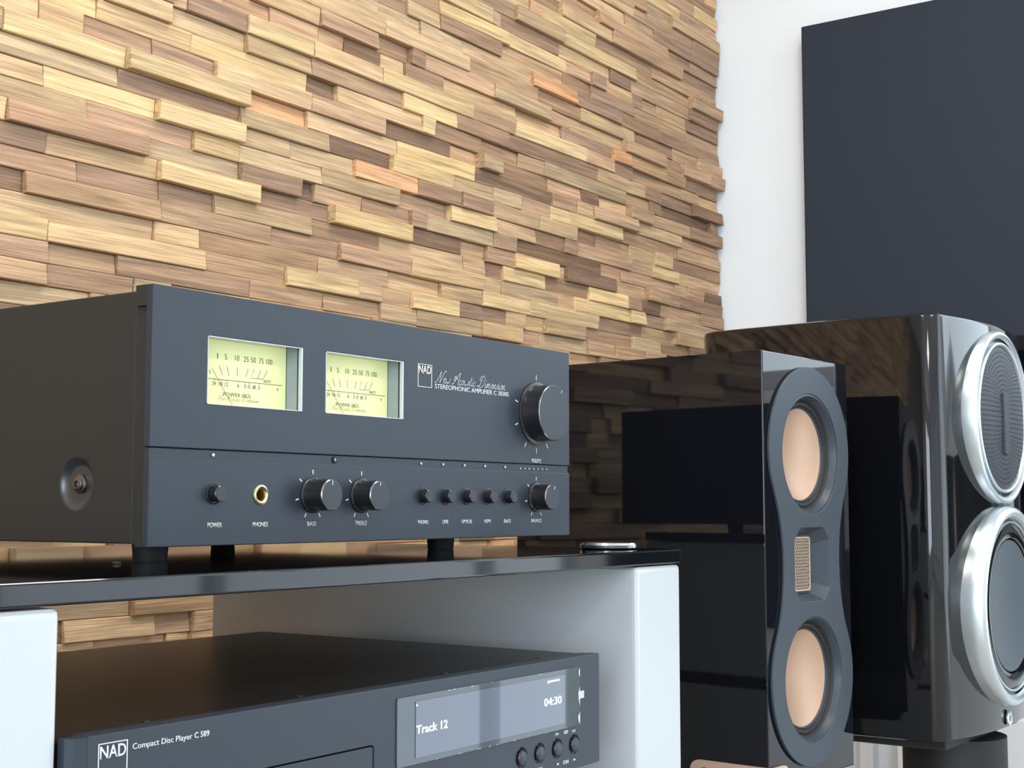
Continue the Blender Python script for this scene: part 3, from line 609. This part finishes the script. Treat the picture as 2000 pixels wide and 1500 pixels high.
stand('speaker_stand', S1X, S1Y, 4.3, S1B, .184, .30, 'black column stand under the slim loudspeaker with copper cones', .092, .15, .045)
# copper bracket round the lower front corner
bk = thing_at('corner_bracket', S1X, S1Y, S1B-.012, 4.3, 'copper-coloured bracket wrapped round the lower corner of the slim speaker', 'bracket')
bz = .0345
def barplate(nm, outline, toside):
    bm = bmesh.new(); n = len(outline)
    def P(u, h, t): return (-.0012+t, u, h) if toside else (u, -.0034-(-t), h)
    fr = [bm.verts.new(P(u, h, 0)) for u, h in outline]; bkk = [bm.verts.new(P(u, h, .0028)) for u, h in outline]
    bm.faces.new(fr); bm.faces.new(bkk)
    for i in range(n): bm.faces.new((fr[i], fr[(i+1) % n], bkk[(i+1) % n], bkk[i]))
    return frombm(nm, bm, 'copperbar', bk)
def tongue(u0, u1, h0, h1, n=8):
    r = (h1-h0)/2; return [(u0, h0)]+[(u1-r+r*math.cos(R(-90+180*i/n)), (h0+h1)/2+r*math.sin(R(-90+180*i/n))) for i in range(n+1)]+[(u0, h1)]
barplate('side_arm', tongue(-.0030, .0830, bz-.020, bz), True); barplate('front_arm', tongue(.0016, .0375, bz-.020, bz-.001), False)
t = text('engraved_lettering', 'STUDIO', .012, .070, bz-.0135, bz-.0065, 'rubber', bk, 0, .0001)
for v in t.data.vertices: v.co = Vector((-.0014 if v.co.y < .00005 else -.00125, .082-v.co.x, v.co.z))
lathe('screw', [(.0022, -.0034), (.0020, -.0040), (0, -.0040)], .029, bz-.0105, 'rubber', bk, 20)

# ------------------------------------------------------------------ speaker 2: round-cornered gloss speaker with silver rings
S2X, S2Y, S2B, S2H, S2W, S2D = 1.499, .478, -.2480, .4585, .308, .298
s2 = thing_at('loudspeaker', S2X, S2Y, S2B, 2.0, 'wide gloss black loudspeaker with rounded front and two silver-ringed drivers', 'loudspeaker')
def outline2(inset=0):
    W, D = S2W, S2D; pts = []; c = W/2
    n = 22
    for i in range(n+1):                                   # bulging baffle, left to right
        t = -1+2*i/n; x = c+t*(c-.024-inset); y = -.0150*(1-t*t)+inset; pts.append((x, y))
    for i in range(1, 9):
        a = R(-80+i*10); pts.append((W-.026+.026*math.cos(a)-inset, .018+.018*math.sin(a)))
    for i in range(1, 8): t = i/8; pts.append((W-inset+.004*math.sin(PI*t)-.010*t*t, .018+(D-.0435)*t))
    for i in range(0, 7): a = R(i*15); pts.append((W-.035+.025*math.cos(a)-inset, D-.0255+.0255*math.sin(a)-inset))
    rightside = pts[n+1:]
    return pts+[(W-x, y) for x, y in reversed(rightside)]
bm = bmesh.new(); lv = []
for zz, ins in ((0, .004), (.0012, .0012), (.004, 0), (S2H-.004, 0), (S2H-.0012, .0012), (S2H, .004)):
    cxm, cym = S2W/2, S2D/2; o2 = outline2(0)
    lv.append([bm.verts.new((cxm+(x-cxm)*(1-ins/cxm), cym+(y-cym)*(1-ins/cym), zz)) for x, y in o2])
n = len(lv[0])
for a, b in zip(lv, lv[1:]):
    for i in range(n): bm.faces.new((a[i], a[(i+1) % n], b[(i+1) % n], b[i]))
bm.faces.new(lv[0]); bm.faces.new(lv[-1])
frombm('cabinet', bm, 'gloss2', s2, True)
c2 = S2W/2; z1c = .1028-S2B; z2c = -.1108-S2B
lathe('trim_ring', [(.1000, -.004), (.1000, -.0185), (.0985, -.0212), (.0955, -.0222), (.0925, -.0212), (.0912, -.0185)], c2, z1c, 'silver', s2, 96)['label'] = 'satin silver upper ring'
lathe('ring_channel', [(.0925, -.0195), (.0900, -.0180), (.0850, -.0180)], c2, z1c, 'gloss2', s2, 96)
lathe('inner_ring', [(.0868, -.018), (.0862, -.0215), (.0845, -.0222), (.0830, -.0210), (.0822, -.018)], c2, z1c, 'silver', s2, 96)
gl = lathe('driver_grille', [(.0826, -.0185), (.078, -.0200), (.050, -.0218), (.020, -.0225), (0, -.0226)], c2, z1c, 'mesh', s2, 96); gl['label'] = 'dark perforated driver grille'
bm = bmesh.new()
for i in range(15):
    for j in range(6*i if i else 1):
        rr = .0054*i; a = 2*PI*j/(6*i or 1); x = c2+rr*math.cos(a); zz = z1c+rr*math.sin(a)
        y = -.0233+(rr/.082)**2*.0034
        h = [bm.verts.new((x+.0011*math.cos(R(60*q)), y, zz+.0011*math.sin(R(60*q)))) for q in range(6)]; bm.faces.new(h)
frombm('grille_dots', bm, 'hole', gl)['kind'] = 'stuff'
box('grille_bridge', c2-.010, c2+.006, -.0255, -.0215, z1c-.042, z1c+.028, 'mesh', gl, .0012)
box('ring_link', c2-.010, c2+.010, -.022, -.010, z2c+.108, z1c-.098, 'cone', s2, .001)
lathe('trim_ring', [(.1130, -.002), (.1130, -.014), (.1115, -.026), (.1095, -.0285), (.1050, -.0300), (.1010, -.0285), (.0990, -.024)], c2, z2c, 'silver', s2, 96)['label'] = 'wide satin silver lower ring'
lathe('ring_channel', [(.0998, -.0250), (.0975, -.0235), (.0945, -.0240)], c2, z2c, 'gloss2', s2, 96)
lathe('inner_ring', [(.0960, -.0235), (.0952, -.0262), (.0935, -.0262), (.0928, -.0240)], c2, z2c, 'silver', s2, 96)
lathe('surround', [(.0930, -.0235), (.088, -.0250), (.080, -.0250), (.0762, -.0235), (.0755, -.0195)], c2, z2c, 'gloss2', s2, 96)
lathe('woofer_cone', [(.0756, -.0185), (.0735, -.0230), (.070, -.0228), (.050, -.0208), (.025, -.0192), (0, -.0186)], c2, z2c, 'cone', s2, 96)['label'] = 'dished grey cone'
em = lathe('emblem', [(.0085, -.0165), (.0083, -.0180), (.0065, -.0186), (.0060, -.0180), (0, -.0180)], c2, .0108, 'silver', s2, 40)
text('emblem_mark', 'O', c2-.0022, c2+.0022, .0078, .0138, 'rubber', em, -.0182, .0001)
stand('speaker_stand', S2X, S2Y, 2.0, S2B, S2W, S2D, 'black column stand under the wide loudspeaker with silver rings', .152, .046, .058, .03)

# ------------------------------------------------------------------ speaker 3: only its left edge shows at the right border
s3 = thing_at('loudspeaker', 1.865, .462, -.25, 0, 'gloss black loudspeaker cut off by the right picture edge', 'loudspeaker')
box('cabinet', 0, .22, 0, .30, 0, .4735, 'gloss', s3, .003, 3)
plate('faceplate', [circ(.11, .34, .085, 64), circ(.11, .34, .062, 64)], -.0032, -.0001, 'plate', s3, .0007)
lathe('woofer_cone', [(.062, -.001), (.055, -.0035), (.05, -.001), (.03, .0), (0, .0)], .11, .34, 'cone', s3, 64)
stand('speaker_stand', 1.865, .462, 0, -.25, .22, .30, 'black column stand under the loudspeaker at the right picture edge', .19, .045, .016)
